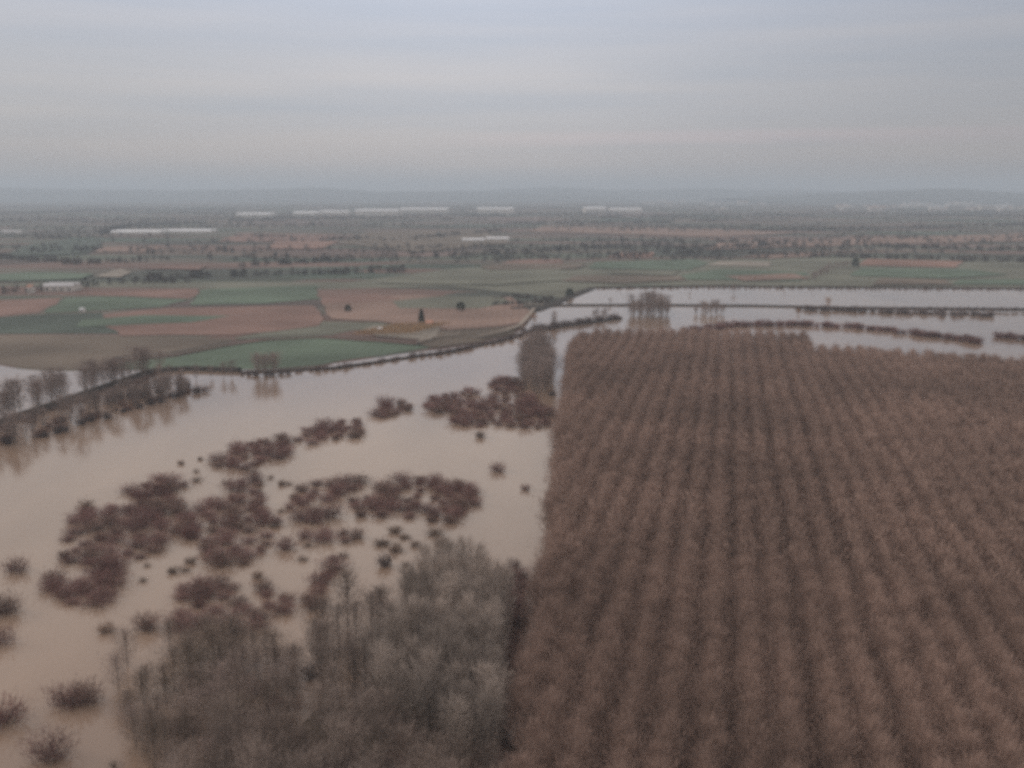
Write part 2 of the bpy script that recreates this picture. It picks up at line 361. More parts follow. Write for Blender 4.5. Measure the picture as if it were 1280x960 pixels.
def tree_mesh(name, seed, h, r, base, n, ln, wd, m, up=.7, limbs=14, shape='oval', trunk_r=.16, bark='bark', tight=.35):
    """a bare winter tree: tapered trunk with limbs, and a crown of fine twigs gathered round the limbs"""
    g = np.random.default_rng(seed)
    lean = g.normal(0, .02*h, 2); top = np.array([lean[0], lean[1], h*.97])
    tp = [np.array([0, 0, -.3])] + [np.array([lean[0]*t*t + g.normal(0, .04), lean[1]*t*t + g.normal(0, .04), h*.97*t]) for t in (.15, .35, .6, .8, 1)]
    parts = [tube(tp, [trunk_r*1.2, trunk_r, trunk_r*.8, trunk_r*.55, trunk_r*.3, .02], 6)]
    P = []; D = []
    def prof(t):
        if shape == 'oval': return r * (math.sin(math.pi * (t*.86+.10))) ** .7
        if shape == 'narrow': return r * (.6 + .4*math.sin(math.pi*min(1, t*1.1))) * (1 - t**3*.65)
        if shape == 'cone': return r * (1 - t) ** .8 + .1
        return r
    for k in range(limbs):
        t = (k + g.uniform(.1, .9)) / limbs; z0 = base*h + (h - base*h) * t * .85
        a = k * 2.4 + g.uniform(-.4, .4); rr = prof(t) * g.uniform(.65, 1.08)
        c = np.array([lean[0]*(z0/h)**2, lean[1]*(z0/h)**2, z0]); o = np.array([math.cos(a), math.sin(a), 0])
        rise = rr * up * 1.3 + .3
        if z0 + rise > h: rise = max(.1, h - z0)
        e = c + o*rr + np.array([0, 0, rise]); mid = c + o*rr*.55 + np.array([0, 0, rise*.4])
        q = trunk_r * .4 * (1 - t*.6)
        parts.append(tube([c, mid, e], [q, q*.65, .015], 4))
        cnt = int(n / limbs * (.5 + rr / r * .6)); s = g.uniform(.15, 1.1, (cnt, 1)) ** .8
        base_p = np.where(s < .55, c + (mid - c) * s/.55, mid + (e - mid) * (s - .55)/.45)
        P.append(base_p + g.normal(0, tight * (.4 + rr * .35), (cnt, 3)) * (1, 1, .8))
        d = o * g.uniform(.2, .9, (cnt, 1)) + np.array([0, 0, 1]) * up * g.uniform(.5, 1.5, (cnt, 1)) + g.normal(0, .35, (cnt, 3)); D.append(d)
    cnt = n // 8; s = g.uniform(.55, 1, (cnt, 1)); P.append(np.array([lean[0], lean[1], h*.97]) * s + g.normal(0, .35, (cnt, 3)))
    D.append(np.array([0, 0, 1.]) + g.normal(0, .35, (cnt, 3)))
    tv, tf = join(parts)
    cv, cf = twigs(np.concatenate(P), unit(np.concatenate(D)), ln, wd, g)
    return (make_mesh(name + '_trunk', tv, tf, M[bark]), make_mesh(name + '_crown', cv, cf, m), cv, cf, tv, tf)

def bush_mesh(name, seed, r, h, n, ln, wd, m):
    """a many-stemmed bare shrub with an uneven dome of twigs"""
    g = np.random.default_rng(seed); parts = []; P = []; D = []
    ns = 13; lobes = g.uniform(.62, 1.2, ns)
    for k in range(ns):
        a = k*2.4 + g.uniform(-.4, .4); q = math.sqrt((k+.6)/ns); o = np.array([math.cos(a), math.sin(a), 0])
        rr = r * q * lobes[k]; hh = h * (1 - .55*q*q) * g.uniform(.75, 1.15)
        c = o * rr * .25 + np.array([0, 0, -.2]); e = o*rr*.9 + np.array([0, 0, hh*.85]); mid = (c + e)/2 + np.array([0, 0, hh*.12])
        parts.append(tube([c, mid, e], [.09, .055, .015], 4))
        cnt = n // ns; s = g.uniform(.12, 1.05, (cnt, 1))
        P.append(c + (e-c)*s + g.normal(0, r*.23, (cnt, 3))*(1, 1, .7)); D.append(o*g.uniform(0, 1, (cnt, 1)) + np.array([0, 0, .8]) + g.normal(0, .4, (cnt, 3)))
    P = np.concatenate(P); P[:, 2] = np.abs(P[:, 2]) ; 
    tv, tf = join(parts); cv, cf = twigs(P, unit(np.concatenate(D)), ln, wd, g)
    return (make_mesh(name + '_stems', tv, tf, M['bark']), make_mesh(name + '_twigs', cv, cf, m), cv, cf, tv, tf)

def plant(name, protos, x, y, s, label, cat, group, parts=('trunk', 'crown'), z=.25, pick=None, sz=None, sxy=None):
    p = protos[int(rng.integers(len(protos))) if pick is None else pick]
    root = empty(name, (x, y, z), rng.uniform(0, 6.28), s)
    if sz: root.scale = (s*(sxy or 1), s*(sxy or 1), s*sz)
    tag(root, label, cat, group)
    for nm, me in zip(parts, p[:2]): link(nm, me, root)
    return root

# ------------------------------------------------------------------ the poplar plantation
near_pop = [tree_mesh('plantation_poplar', 100+i, 16.0, 2.95, .24, 1900, 1.8, .052, M['poplar'], up=1.1, limbs=26, shape='narrow', trunk_r=.13, tight=1.0) for i in range(6)]
far_pop = [tree_mesh('plantation_poplar_far', 140+i, 16.0, 2.95, .24, 340, 2.0, .15, M['poplar'], up=1.1, limbs=15, shape='narrow', trunk_r=.14, tight=1.0) for i in range(5)]
AZ = math.atan2(915 - 640, FPX * math.cos(PITCH) + 240 * math.sin(PITCH))
rd = np.array([math.sin(AZ), math.cos(AZ)]); rn = np.array([math.cos(AZ), -math.sin(AZ)])
cand = []
for i in range(-60, 110):
    wob = rng.normal(0, .25)
    for j in range(10, 420):
        if rng.random() < .02: continue
        qx, qy = rn * i*6.6 + rd * j*2.15
        loose = .46 + .75*min(1, max(0, (qy-190)/150)) * min(1, max(0, abs(qx/max(qy, 1) - .215) - .13)/.08) + (.5 if qx/max(qy, 1) < .075 else 0)
        p = rn * (i*6.6 + wob + rng.normal(0, loose)) + rd * (j*2.15 + (i % 2)*1.0 + rng.normal(0, .3))
        x, y = p
        if y < 96 or y > 760 or not inside(x, y, PL): continue
        edge = .66*y + 40
        if x > edge or x < -edge: continue
        cand.append((x, y))
cand.sort(key=lambda p: p[0]**2 + p[1]**2)
def in_view(x, y, z):
    yy = y*math.cos(PITCH) - (z-H)*math.sin(PITCH); vv = y*math.sin(PITCH) + (z-H)*math.cos(PITCH)
    px = 640 + FPX*x/yy; py = 480 - FPX*vv/yy
    return -5 < px < 1285 and py < 955
ind = []; rest = []
for (x, y) in cand:
    if len(ind) < 300 and in_view(x, y, 13): ind.append((x, y))
    else: rest.append((x, y))
for (x, y) in ind:
    plant('poplar_tree', near_pop, x, y, rng.uniform(.95, 1.05), 'slim bare brown poplar standing in the nearest rows of the plantation', 'poplar tree', 'poplars in the nearest rows of the plantation')
def bake(name, pts, protos, m, smin, smax, label, cat, with_trunk=True, z=.25):
    VV = []; FF = []; o = 0; TV = []; TF = []; to = 0
    for (x, y) in pts:
        near = x*x + y*y < 235**2 and protos is far_pop
        src = near_pop if near else protos
        p = src[int(rng.integers(len(src)))]; a = rng.uniform(0, 6.28); s = rng.uniform(smin, smax); ca, sa = math.cos(a)*s, math.sin(a)*s
        Rm = np.array([[ca, sa, 0], [-sa, ca, 0], [0, 0, s]])
        VV.append(p[2] @ Rm + (x, y, z)); FF.append(p[3] + o); o += len(p[2])
        if with_trunk: # trunks go in as triangles
            q = p[5]; tri = np.concatenate([q[:, :3], q[:, [0, 2, 3]]]); VV.append(p[4] @ Rm + (x, y, z)); FF.append(tri + o); o += len(p[4])
    ob = link(name, make_mesh(name, np.concatenate(VV), np.concatenate(FF), m)); tag(ob, label, cat, None, 'stuff'); return ob
bake('poplar_trees', rest, far_pop, M['poplar'], .9, 1.06, 'dense mass of bare brown poplars in long straight rows filling the right half', 'poplar plantation')
print('plantation', len(ind), len(rest))

# ------------------------------------------------------------------ bushes and trees standing in the flood
willow = [bush_mesh('willow', 200+i, 3.9+.3*(i%3), 4.2+.4*(i%2), 900, 1.3, .095, M['willow'] if i % 3 else M['willow_brown']) for i in range(9)]
willow_dark = [bush_mesh('dark_bush', 220+i, 2.8, 3.6, 420, 1.2, .16, M['dark_twigs']) for i in range(4)]
small = [bush_mesh('small_bush', 236+i, 2.6, 1.7, 150, 1.0, .09, M['willow_ochre']) for i in range(4)]
willow_ochre = [bush_mesh('ochre_bush', 230+i, 3.2, 3.2, 700, 1.2, .10, M['willow_ochre']) for i in range(3)]
M['upright'] = mat('pale_grey_twigs', (.33, .28, .245), scale=.05, var=.25, objvar=.25)
upright = [tree_mesh('upright_tree', 340+i, 17.0, 2.5, .15, 1700, 1.6, .06, M['upright'], up=1.3, limbs=24, shape='oval', trunk_r=.16, tight=.5) for i in range(5)]
grey = [tree_mesh('grey_tree', 240+i, 15.5, 3.9, .18, 1700, 1.5, .065, M['grey_twigs'], up=.95, limbs=22, shape='oval', trunk_r=.17, tight=.55) for i in range(6)]
olive = [tree_mesh('olive_tree', 250+i, 10.5, 3.9, .06, 1500, 1.4, .06, M['olive_twigs'], up=.8, limbs=22, shape='oval', trunk_r=.12, tight=.8) for i in range(5)]
bank = [tree_mesh('bank_tree', 260+i, 15.0, 4.6, .10, 760, 1.9, .12, M['bank_twigs'], up=1.0, limbs=16, shape='oval', trunk_r=.2, tight=.55) for i in range(5)]
orange = [tree_mesh('orange_tree', 280+i, 9.0, 3.0, .12, 420, 1.5, .16, M['orange_twigs'], up=.9, limbs=12, shape='oval', trunk_r=.16, tight=.5) for i in range(2)]

def scatter(ells, gap, z=1.5):
    """world points inside ellipses given in photo pixels, no two nearer than gap"""
    pts = []
    for (cx, cy, rx, ry) in ells:
        for _ in range(900):
            a = rng.uniform(0, 6.28); q = math.sqrt(rng.random()); px = cx + rx*q*math.cos(a); py = cy + ry*q*math.sin(a)
            p = at(px, py, z)
            if all((p[0]-o[0])**2 + (p[1]-o[1])**2 > gap*gap for o in pts): pts.append(p)
    return pts
ST = ('stems', 'twigs')
def thicket(ells, gap, protos, label, group, smin=.5, smax=1.15, name='willow_bush', cat='bush', z=1.5):
    for (x, y) in scatter(ells, gap * 1.17, z):
        q = int(rng.integers(len(protos)))
        plant('brown_bush' if (protos is willow and q % 3 == 0) else name, protos, x, y, rng.uniform(smin, smax), label, cat, group, ST, pick=q, sz=rng.uniform(.6, .95), sxy=rng.uniform(.95, 1.25))
thicket([(145, 664, 62, 34), (205, 650, 45, 26), (120, 690, 40, 16), (195, 622, 28, 12)], 4.2, willow, 'dark red bare willow bush in the widest thicket at the left of the river', 'bushes of the widest left thicket')
thicket([(205, 603, 24, 8), (172, 615, 14, 6)], 4.0, willow, 'bare red bush in the small upper knot above the widest thicket', 'bushes of the upper left knot')
thicket([(312, 630, 24, 34), (305, 670, 28, 22), (262, 655, 30, 30), (290, 690, 24, 12)], 4.3, willow, 'dark red bush in the tall upright thicket right of the widest one', 'bushes of the upright middle thicket')
thicket([(82, 735, 26, 16), (115, 742, 26, 14), (135, 718, 20, 8)], 4.0, willow, 'bare red bush in the low thicket below the widest one at left', 'bushes of the lower left thicket')
thicket([(325, 562, 34, 12), (295, 575, 28, 9), (350, 548, 15, 6)], 4.6, willow, 'red brown bush in the line of bushes along the middle of the river', 'bushes of the mid river line')
thicket([(415, 538, 38, 9), (435, 528, 22, 6), (385, 547, 14, 5)], 4.6, willow, 'red brown bush in the long low clump in the middle of the river', 'bushes of the long low mid river clump')
thicket([(495, 508, 20, 7), (478, 516, 12, 4)], 4.4, willow, 'bare bush in the small slanting clump left of the far thicket', 'bushes of the small slanting clump')
thicket([(555, 502, 22, 11), (600, 515, 40, 16), (655, 518, 36, 16), (640, 502, 30, 12)], 4.6, willow, 'dark purple brown bush in the far thicket beside the plantation corner', 'bushes of the far thicket by the plantation')
thicket([(635, 480, 22, 8), (585, 489, 9, 5)], 4.4, willow, 'bare bush in the small knot just behind the far thicket', 'bushes of the knot behind the far thicket')
thicket([(520, 612, 44, 16), (570, 620, 28, 18), (540, 640, 40, 10), (465, 630, 28, 14)], 4.3, willow, 'dark red bush in the thicket above the grey wood', 'bushes of the thicket above the grey wood')
thicket([(400, 612, 24, 11), (440, 605, 15, 8), (380, 622, 10, 8)], 4.3, willow, 'brown bush in the upper row of the broken middle patch', 'bushes of the broken middle patch, upper row')
thicket([(395, 645, 20, 9), (392, 667, 22, 7), (425, 668, 14, 6)], 4.6, willow, 'brown bush in the lower row of the broken middle patch', 'bushes of the broken middle patch, lower row')
thicket([(260, 742, 42, 20), (275, 770, 56, 20), (335, 748, 22, 18)], 4.0, willow, 'bright red brown bush in the thicket behind the near left wood', 'bushes behind the near left wood')
thicket([(500, 672, 24, 14), (545, 668, 20, 12)], 5.2, willow_ochre, 'ochre bush between the dark thicket and the tall grey trees', 'ochre bushes behind the tall grey trees', name='ochre_bush')
thicket([(410, 712, 14, 18), (390, 740, 12, 16)], 4.4, willow, 'bare bush in the slanting row left of the tall grey trees', 'bushes of the slanting row by the tall grey trees')
thicket([(640, 770, 12, 40), (632, 850, 12, 40), (620, 930, 12, 35), (638, 725, 12, 16)], 2.8, willow, 'dark red bush at the foot of the plantation edge', 'bushes at the foot of the plantation edge')
thicket([(470, 930, 110, 40), (300, 900, 90, 55), (540, 880, 70, 50)], 7.0, willow, 'dark red undergrowth bush beneath the near grey trees', 'undergrowth of the near wood', name='undergrowth_bush')
for ells, lab, g in [([(345, 628, 34, 34)], 'small bush scattered in the water between upright thicket and middle patch', 'small bushes between the thickets'),
                    ([(450, 690, 75, 26)], 'small bush scattered in the water behind the tall grey trees', 'small bushes behind the grey trees'),
                    ([(200, 712, 55, 18)], 'small pale bush scattered in the pool below the widest thicket', 'small bushes in the pool'),
                    ([(285, 592, 50, 12)], 'small bush scattered below the mid river line', 'small bushes below the mid river line')]:
    for (x, y) in scatter(ells, 11.0, 1): plant('small_bush', small, x, y, rng.uniform(.6, 1.25), lab, 'bush', g, ST)
iso = [(20, 710, .95, 'w', 'small lone brown bush in the water near the left edge, above three others'),
       (6, 762, 1.25, 'w', 'reddish bush at the left edge, second of the lone bushes'),
       (-2, 800, .95, 'w', 'half seen reddish bush cut by the left edge'),
       (132, 785, .75, 'o', 'faint pale bush alone below the lower left thicket'),
       (183, 782, 1.05, 'w', 'round dark bush alone left of the near wood'),
       (82, 876, 1.0, 'w', 'left half of the dark pair of bushes at lower left'),
       (106, 873, 1.15, 'w', 'right half of the dark pair of bushes at lower left'),
       (4, 898, 1.2, 'w', 'dark bush cut by the left edge beside the lower left pair'),
       (61, 942, 1.15, 'w', 'lowest lone dark bush near the bottom left corner'),
       (108, 634, 1.1, 'o', 'olive grey bush floating just above the widest thicket'),
       (226, 577, .5, 'o', 'tiny bush alone in the open river, left of its smaller twin'),
       (250, 572, .4, 'o', 'smallest speck of a bush in the open river by the mid river line'),
       (622, 586, .85, 'w', 'small lone bush in the open water left of the plantation'),
       (657, 609, .5, 'w', 'tiny bush near the plantation edge, right of the small lone one'),
       (357, 682, .95, 'w', 'round brown bush alone right of the upright thicket'),
       (322, 718, .65, 'o', 'faint ochre bush above the bright red thicket'),
       (690, 492, .8, 'd', 'very dark bush at the far corner of the plantation'),
       (697, 521, .7, 'd', 'dark bush at the right tip of the far thicket'),
       (600, 544, .9, 'o', 'pale drowned bush hanging below the far thicket'),
       (481, 703, 1.0, 'd', 'flat dark bush just behind the tall grey trees'),
       (352, 603, .6, 'o', 'small pale bush between upright thicket and middle patch, topmost'),
       (363, 632, .55, 'w', 'small brown bush between upright thicket and middle patch, lower'),
       (345, 652, .7, 'w', 'small round bush touching the gap beside the upright thicket'),
       (447, 668, .75, 'w', 'lone bush right of the broken middle patch'),
       (215, 712, .55, 'o', 'thin ochre sapling bush in the pool between the thickets'),
       (238, 700, .6, 'o', 'wispy ochre bush under the upright thicket by the pool'),
       (643, 707, .8, 'd', 'dark bush in the channel by the plantation edge, upper one'),
       (655, 722, .6, 'd', 'small dark bush in the channel by the plantation edge, lower one'),
       (390, 842, .9, 'd', 'almost black bush in the gap of the near wood')]
for (px, py, s, k, lab) in iso:
    x, y = at(px, py, 1.2); plant({'w': 'willow_bush', 'o': 'ochre_bush', 'd': 'dark_bush'}[k], {'w': willow, 'o': willow_ochre, 'd': willow_dark}[k], x, y, s, lab, 'bush', None, ST)

def trees(ells, gap, protos, label, group, smin, smax, name, cat='tree', z=7):
    for (x, y) in scatter(ells, gap, z):
        plant(name, protos, x, y, rng.uniform(smin, smax), label, cat, group)
trees([(570, 790, 62, 75), (530, 860, 60, 50), (590, 900, 40, 50)], 3.7, upright, 'tall slim bare grey tree in the upright stand left of the plantation', 'upright stand of tall grey trees', .9, 1.15, 'grey_tree')
trees([(450, 800, 60, 50), (420, 880, 75, 50), (370, 940, 95, 50)], 4.8, grey, 'bare grey brown tree in the middle of the near wood', 'middle of the near wood', .6, .95, 'grey_tree')
trees([(300, 845, 75, 42), (265, 920, 85, 60), (215, 905, 55, 60)], 4.3, olive, 'low spreading bare olive grey tree in the left part of the near wood', 'left part of the near wood', .6, 1.05, 'olive_tree', z=3)
trees([(205, 870, 70, 75), (285, 815, 60, 30), (165, 930, 35, 50)], 8.5, olive, 'small thin bare tree on the ragged left fringe of the near wood', 'left fringe of the near wood', .35, .8, 'olive_tree', z=3)
trees([(430, 985, 230, 45), (590, 1000, 30, 50)], 5.2, grey, 'bare grey tree at the bottom edge of the near wood', 'bottom edge of the near wood', .7, .95, 'grey_tree')
trees([(672, 455, 20, 26)], 5.5, bank, 'pale bare tree in the flooded clump at the far corner of the plantation', 'pale trees at the far plantation corner', .85, 1.1, 'bare_tree')
def hedge(px, gap_m, jit, protos, smin, smax, m, label, z=.3):
    P = [at(*p) for p in px]; pts = []
    for (a, b) in zip(P[:-1], P[1:]):
        d = math.hypot(b[0]-a[0], b[1]-a[1]); k = max(1, round(d/gap_m))
        for i in range(k):
            t = (i + .5)/k; pts.append((a[0]+(b[0]-a[0])*t + rng.normal(0, jit), a[1]+(b[1]-a[1])*t + rng.normal(0, jit)))
    o = bake('hedge', pts, protos, m, smin, smax, label, 'hedge', True, z); del o['kind']
# left bank: behind and in front of the embankment
def along(px, gap_m, jit, protos, smin, smax, label, group, name, cat, parts=('trunk', 'crown'), z=.3, skip=.1, h0=0):
    P = [at(*p, h0) for p in px]
    for (a, b) in zip(P[:-1], P[1:]):
        d = math.hypot(b[0]-a[0], b[1]-a[1]); k = max(1, round(d/gap_m))
        for i in range(k):
            if rng.random() < skip: continue
            t = (i + .5)/k
            plant(name, protos, a[0]+(b[0]-a[0])*t + rng.normal(0, jit), a[1]+(b[1]-a[1])*t + rng.normal(0, jit), rng.uniform(smin, smax), label, cat, group, parts, z)
along([(-60, 549), (0, 529), (60, 510), (130, 487), (200, 466)], 3.5, 2.6, bank, .8, 1.15, 'bare tree right behind the dark embankment on the left bank', 'trees right behind the left embankment', 'bare_tree', 'tree', skip=.2)
along([(-60, 535), (0, 516), (60, 500), (130, 479), (170, 470)], 7, 3.5, bank, .7, .95, 'bare tree in the back row on the left bank, in the pale flood', 'back row of trees on the left bank', 'bare_tree', 'tree', skip=.25)
along([(-60, 577), (0, 556), (50, 541), (110, 522), (190, 503), (240, 490)], 3.8, 3.0, bank, .5, .9, 'bare tree on the water side of the left embankment', 'trees in front of the left embankment', 'bare_tree', 'tree', skip=.12)
along([(0, 560), (60, 545), (120, 526), (200, 506), (242, 491)], 6.5, 2.5, willow_dark, .6, 1.2, 'dark bush at the waterline of the left bank', 'dark waterline bushes of the left bank', 'dark_bush', 'bush', ST, skip=.35)
along([(125, 507), (170, 500), (200, 494), (238, 484)], 4.0, 3.5, bank, .4, .65, 'dense small bare tree at the river end of the left bank', 'dense small trees ending the left bank', 'bare_tree', 'tree', skip=.05)
along([(130, 503), (170, 499), (200, 493), (240, 483)], 4.0, 2.5, willow_dark, 1.0, 1.6, 'dark bush in the thick knot at the end of the left bank trees', 'dark knot ending the left bank trees', 'dark_bush', 'bush', ST, skip=.05)
along([(196, 480), (235, 476), (262, 474), (298, 471)], 6, 2.5, bank, .4, .65, 'small bare tree standing in water at the tip of the left bank', 'small trees at the tip of the left bank', 'bare_tree', 'tree')
hedge([(-60, 574), (0, 552), (60, 537), (120, 518), (200, 500), (245, 488)], 3.6, 4.2, willow, .4, .8, M['willow_brown'], 'rough purple brown brush along the water side of the left embankment')
hedge([(-60, 556), (0, 536), (60, 516), (130, 493), (200, 471)], 4.6, 2.6, willow, .35, .65, M['willow_brown'], 'rough purple brown brush on the far side of the left embankment')
trees([(333, 470, 14, 2)], 4.5, bank, 'round bare tree on the river edge below the green field', 'round trees below the green field', .7, .95, 'bare_tree', z=0)
hedge([(300, 469), (345, 469), (420, 462), (500, 450), (560, 442), (625, 428), (660, 418)], 4.2, 1.2, willow_dark, .5, 1.0, M['dark_twigs'], 'low dark ragged hedge following the far river bank')
hedge([(655, 417), (700, 409), (775, 399)], 4.0, 1.6, willow_dark, .8, 1.5, M['dark_twigs'], 'dark bushy hedge on the bank behind the far plantation corner')
hedge([(865, 416), (915, 408), (1000, 407), (1060, 410), (1118, 415)], 2.0, 2.6, willow, .65, 1.1, M['willow'], 'long red brown hedge standing in the flood behind the plantation')
hedge([(1128, 418), (1180, 423), (1232, 431)], 2.0, 3.2, willow, .7, 1.15, M['willow'], 'short sagging brown hedge behind the plantation at right')
hedge([(1240, 422), (1300, 427)], 2.0, 2.4, willow, .7, 1.1, M['willow'], 'brown hedge piece cut by the right edge')
hedge([(1000, 388), (1050, 389), (1090, 390)], 2.2, 2.2, willow_dark, .9, 1.5, M['dark_twigs'], 'dark hedge on the dyke around the orange willow')
hedge([(1095, 391), (1180, 394), (1245, 396)], 2.6, 4.5, willow_dark, .8, 1.4, M['dark_twigs'], 'dark drowned hedge below the dyke at right')
hedge([(1085, 389), (1280, 390), (1500, 392)], 2.6, .8, willow_dark, .6, .9, M['dark_twigs'], 'low dark brush along the top of the dyke at right', 1.4)
hedge([(745, 361), (900, 359.5), (1280, 362), (1500, 364)], 5.0, 1.2, willow_dark, .5, .9, M['dark_twigs'], 'thin dark hedge along the far edge of the flood')
trees([(810, 393, 26, 6)], 6.0, bank, 'bare grey tree in the tall clump on the flooded dyke', 'tall clump on the flooded dyke', .5, 1.15, 'bare_tree', z=0)
trees([(885, 392, 20, 4)], 6.5, bank, 'small bare tree in the clump right of the tall dyke clump', 'smaller clump on the dyke', .3, .8, 'bare_tree', z=0)
trees([(693, 408, 5, 2), (752, 402, 12, 2)], 8, bank, 'bare tree on the bank between the river and the flood channel', 'bare trees between river and channel', .5, .75, 'bare_tree', z=0)
for (px, py, s, pr, nm, lab) in [(668, 406, .85, orange, 'orange_willow', 'orange brown willow by the bend of the pale track'),
                                 (1035, 385, .95, orange, 'orange_willow', 'orange willow on the dyke among dark bushes'),
                                 (998, 392, .45, orange, 'orange_willow', 'small ochre willow in the water below the dyke'),
                                 (862, 370, .35, orange, 'orange_willow', 'small reddish tree in the water above the dyke'),
                                 (917, 366, .55, bank, 'bare_tree', 'thin reddish tree leaning at the far flood edge'),
                                 (763, 381, .40, bank, 'bare_tree', 'thin bare sapling in the water left of the tall dyke clump'),
                                 (980, 368, .3, orange, 'orange_willow', 'low ochre bushy tree near the far flood edge')]:
    x, y = at(px, py); plant(nm, pr, x, y, s, lab, 'tree', None)
along([(1016, 352), (1035, 340), (1062, 334)], 11, 2, bank, .45, .7, 'small reddish tree in the slanting row between green fields at right', 'slanting row between fields at right', 'bare_tree', 'tree', skip=0, z=0)

# ------------------------------------------------------------------ evergreens
def evergreen_mesh(name, seed, h, r, n, shape):
    g = np.random.default_rng(seed); t = g.random((n, 1)) ** .8
    if shape == 'cone': rr = r * (1-t)**.6 * g.uniform(.6, 1.05, (n, 1)) * np.minimum(1, t*8+.3)
    else: rr = r * np.sin(np.pi*(t*.8+.18))**.6 * g.uniform(.5, 1.08, (n, 1))
    a = g.uniform(0, 6.28, (n, 1)); P = np.concatenate([rr*np.cos(a), rr*np.sin(a), .08*h + .9*h*t], 1)
    D = unit(np.concatenate([np.cos(a), np.sin(a), .6*np.ones((n, 1))], 1) + g.normal(0, .4, (n, 3)))
    v, f = twigs(P, D, .9, .5, g); tv, tf = tube([(0, 0, -.3), (0, 0, h*.5), (0, 0, h*.95)], [.25, .16, .03], 6)
    return (make_mesh(name + '_trunk', tv, tf, M['bark']), make_mesh(name + '_crown', v, f, M['evergreen']))
cyp = evergreen_mesh('cypress', 1, 13, 2.6, 1400, 'cone'); rnd = evergreen_mesh('round_evergreen', 2, 6.5, 3.0, 700, 'round')
for (px, py, s, p, nm, lab, q) in [(527, 408, 1.0, cyp, 'cypress', 'tall dark conical cypress beside the small pale farmhouse', 1),
                                (435, 390, .9, rnd, 'evergreen_tree', 'round dark tree alone in the pinkish field, left one', 1),
                                (576, 389, 1.15, rnd, 'evergreen_tree', 'round dark tree alone in the pinkish field, right one', 1),
                                (712, 371, 1.2, rnd, 'evergreen_tree', 'dark evergreen standing in water at the head of the channel', 1),
                                (1069, 335, 1.5, rnd, 'evergreen_tree', 'upright dark tree at the left end of the rust coloured field', 1.3)]:
    x, y = at(px, py); plant(nm, [p], x, y, s, lab, 'tree', None, z=.3, sz=q)
# golden vines by the farmhouse: each row is a thing
def vine_row(x, y, ang, ln, seed):
    g = np.random.default_rng(seed); n = 1100; P = np.stack([g.uniform(-ln/2, ln/2, n), g.normal(0, .6, n), g.uniform(.1, 1.9, n)], 1)
    v, f = twigs(P, unit(g.normal(0, .5, (n, 3)) + (0, 0, 1)), .8, .22, g)
    o = link('vine_row', make_mesh('vine_row', v, f, M['gold']), None, (x, y, 2.0)); o.rotation_euler = (0, 0, ang)
    tag(o, 'golden brown vine row in the small vineyard by the pale farmhouse', 'vine row', 'vine rows by the farmhouse')
for i in range(12):
    x, y = at(470 + i*6.2, 416 - i*.15); vine_row(x, y, R(66), 62, 300+i)

# ------------------------------------------------------------------ far tree belts (read as one mass)
def clump_proto(seed, h, r, n, wd):
    g = np.random.default_rng(seed); t = g.random((n, 1)); a = g.uniform(0, 6.28, (n, 1)); rr = r*np.sin(np.pi*(t*.8+.15))*g.uniform(.4, 1.1, (n, 1))
    P = np.concatenate([rr*np.cos(a), rr*np.sin(a), h*t*.85], 1)
    v, f = twigs(P, unit(g.normal(0, .6, (n, 3)) + (0, 0, .8)), 2.6, wd, g); return (None, None, v, f, v[:0], np.zeros((0, 4), int))
cl = [clump_proto(400+i, 8, 4.0, 55, 1.1) for i in range(5)]
belts = [([(-60, 369), (40, 366), (110, 357), (210, 353), (330, 350)], 10, 14, 'dark tree belt behind the red field at far left'),
         ([(170, 352), (230, 347), (420, 343), (560, 337)], 8, 12, 'long thin tree belt crossing the middle of the left fields'),
         ([(615, 382), (680, 380), (684, 373), (620, 372)], 4.2, 12, 'dark square orchard block at the head of the flood channel'),
         ([(-60, 318), (100, 330), (200, 326)], 7, 25, 'tree belt in the left middle distance'),
         ([(300, 334), (420, 326), (560, 322), (640, 318)], 8, 30, 'dim tree belt above the long pale field'),
         ([(660, 316), (760, 310), (830, 309)], 8, 25, 'tree belt with dark tops in the centre distance'),
         ([(930, 318), (1060, 322), (1170, 325), (1290, 328)], 7, 16, 'dark tree belt behind the rust coloured field'),
         ([(840, 312), (1000, 306), (1290, 314)], 10, 40, 'broad grey wood behind the right fields'),
         ([(0, 300), (130, 296), (150, 284), (240, 279), (330, 276)], 9, 40, 'dark wood behind the long pale shed at left'),
         ([(280, 272), (460, 272), (640, 269), (800, 266)], 12, 60, 'wood line in front of the long white warehouses'),
         ([(760, 272), (900, 270), (1100, 268), (1290, 272)], 12, 90, 'blue grey wood in front of the distant town'),
         ([(0, 268), (150, 262), (300, 262)], 15, 90, 'faint wood on the far left plain'),
         ([(300, 296), (500, 300), (640, 288)], 14, 45, 'scattered trees on the left middle plain'),
         ([(900, 290), (1100, 286), (1290, 282)], 12, 60, 'scattered trees on the right middle plain'),
         ([(640, 280), (800, 279), (900, 276)], 12, 60, 'scattered trees in the centre distance'),
         ([(620, 324), (740, 322), (900, 318)], 10, 12, 'thin tree line above the green field in the centre')]
for (px, gap, wdt, lab) in belts:
    pts = []; P = [at(*p) for p in px]
    for (a, b) in zip(P[:-1], P[1:]):
        d = math.hypot(b[0]-a[0], b[1]-a[1]); k = int(d/gap * max(1, wdt/26) * 1.9)
        for i in range(k):
            t = rng.random(); x = a[0]+(b[0]-a[0])*t; y = a[1]+(b[1]-a[1])*t
            if mnoise.noise(Vector((x*.008, y*.008, len(pts) * 0 + gap))) < -.22: continue
            pts.append((x + rng.normal(0, wdt*.4), y + rng.normal(0, wdt*.5)))
    low = 'orchard' in lab
    bake('tree_belt', pts, cl, M['belt'], .3 if low else .5, .55 if low else 1.2, lab, 'tree belt', False, 0)
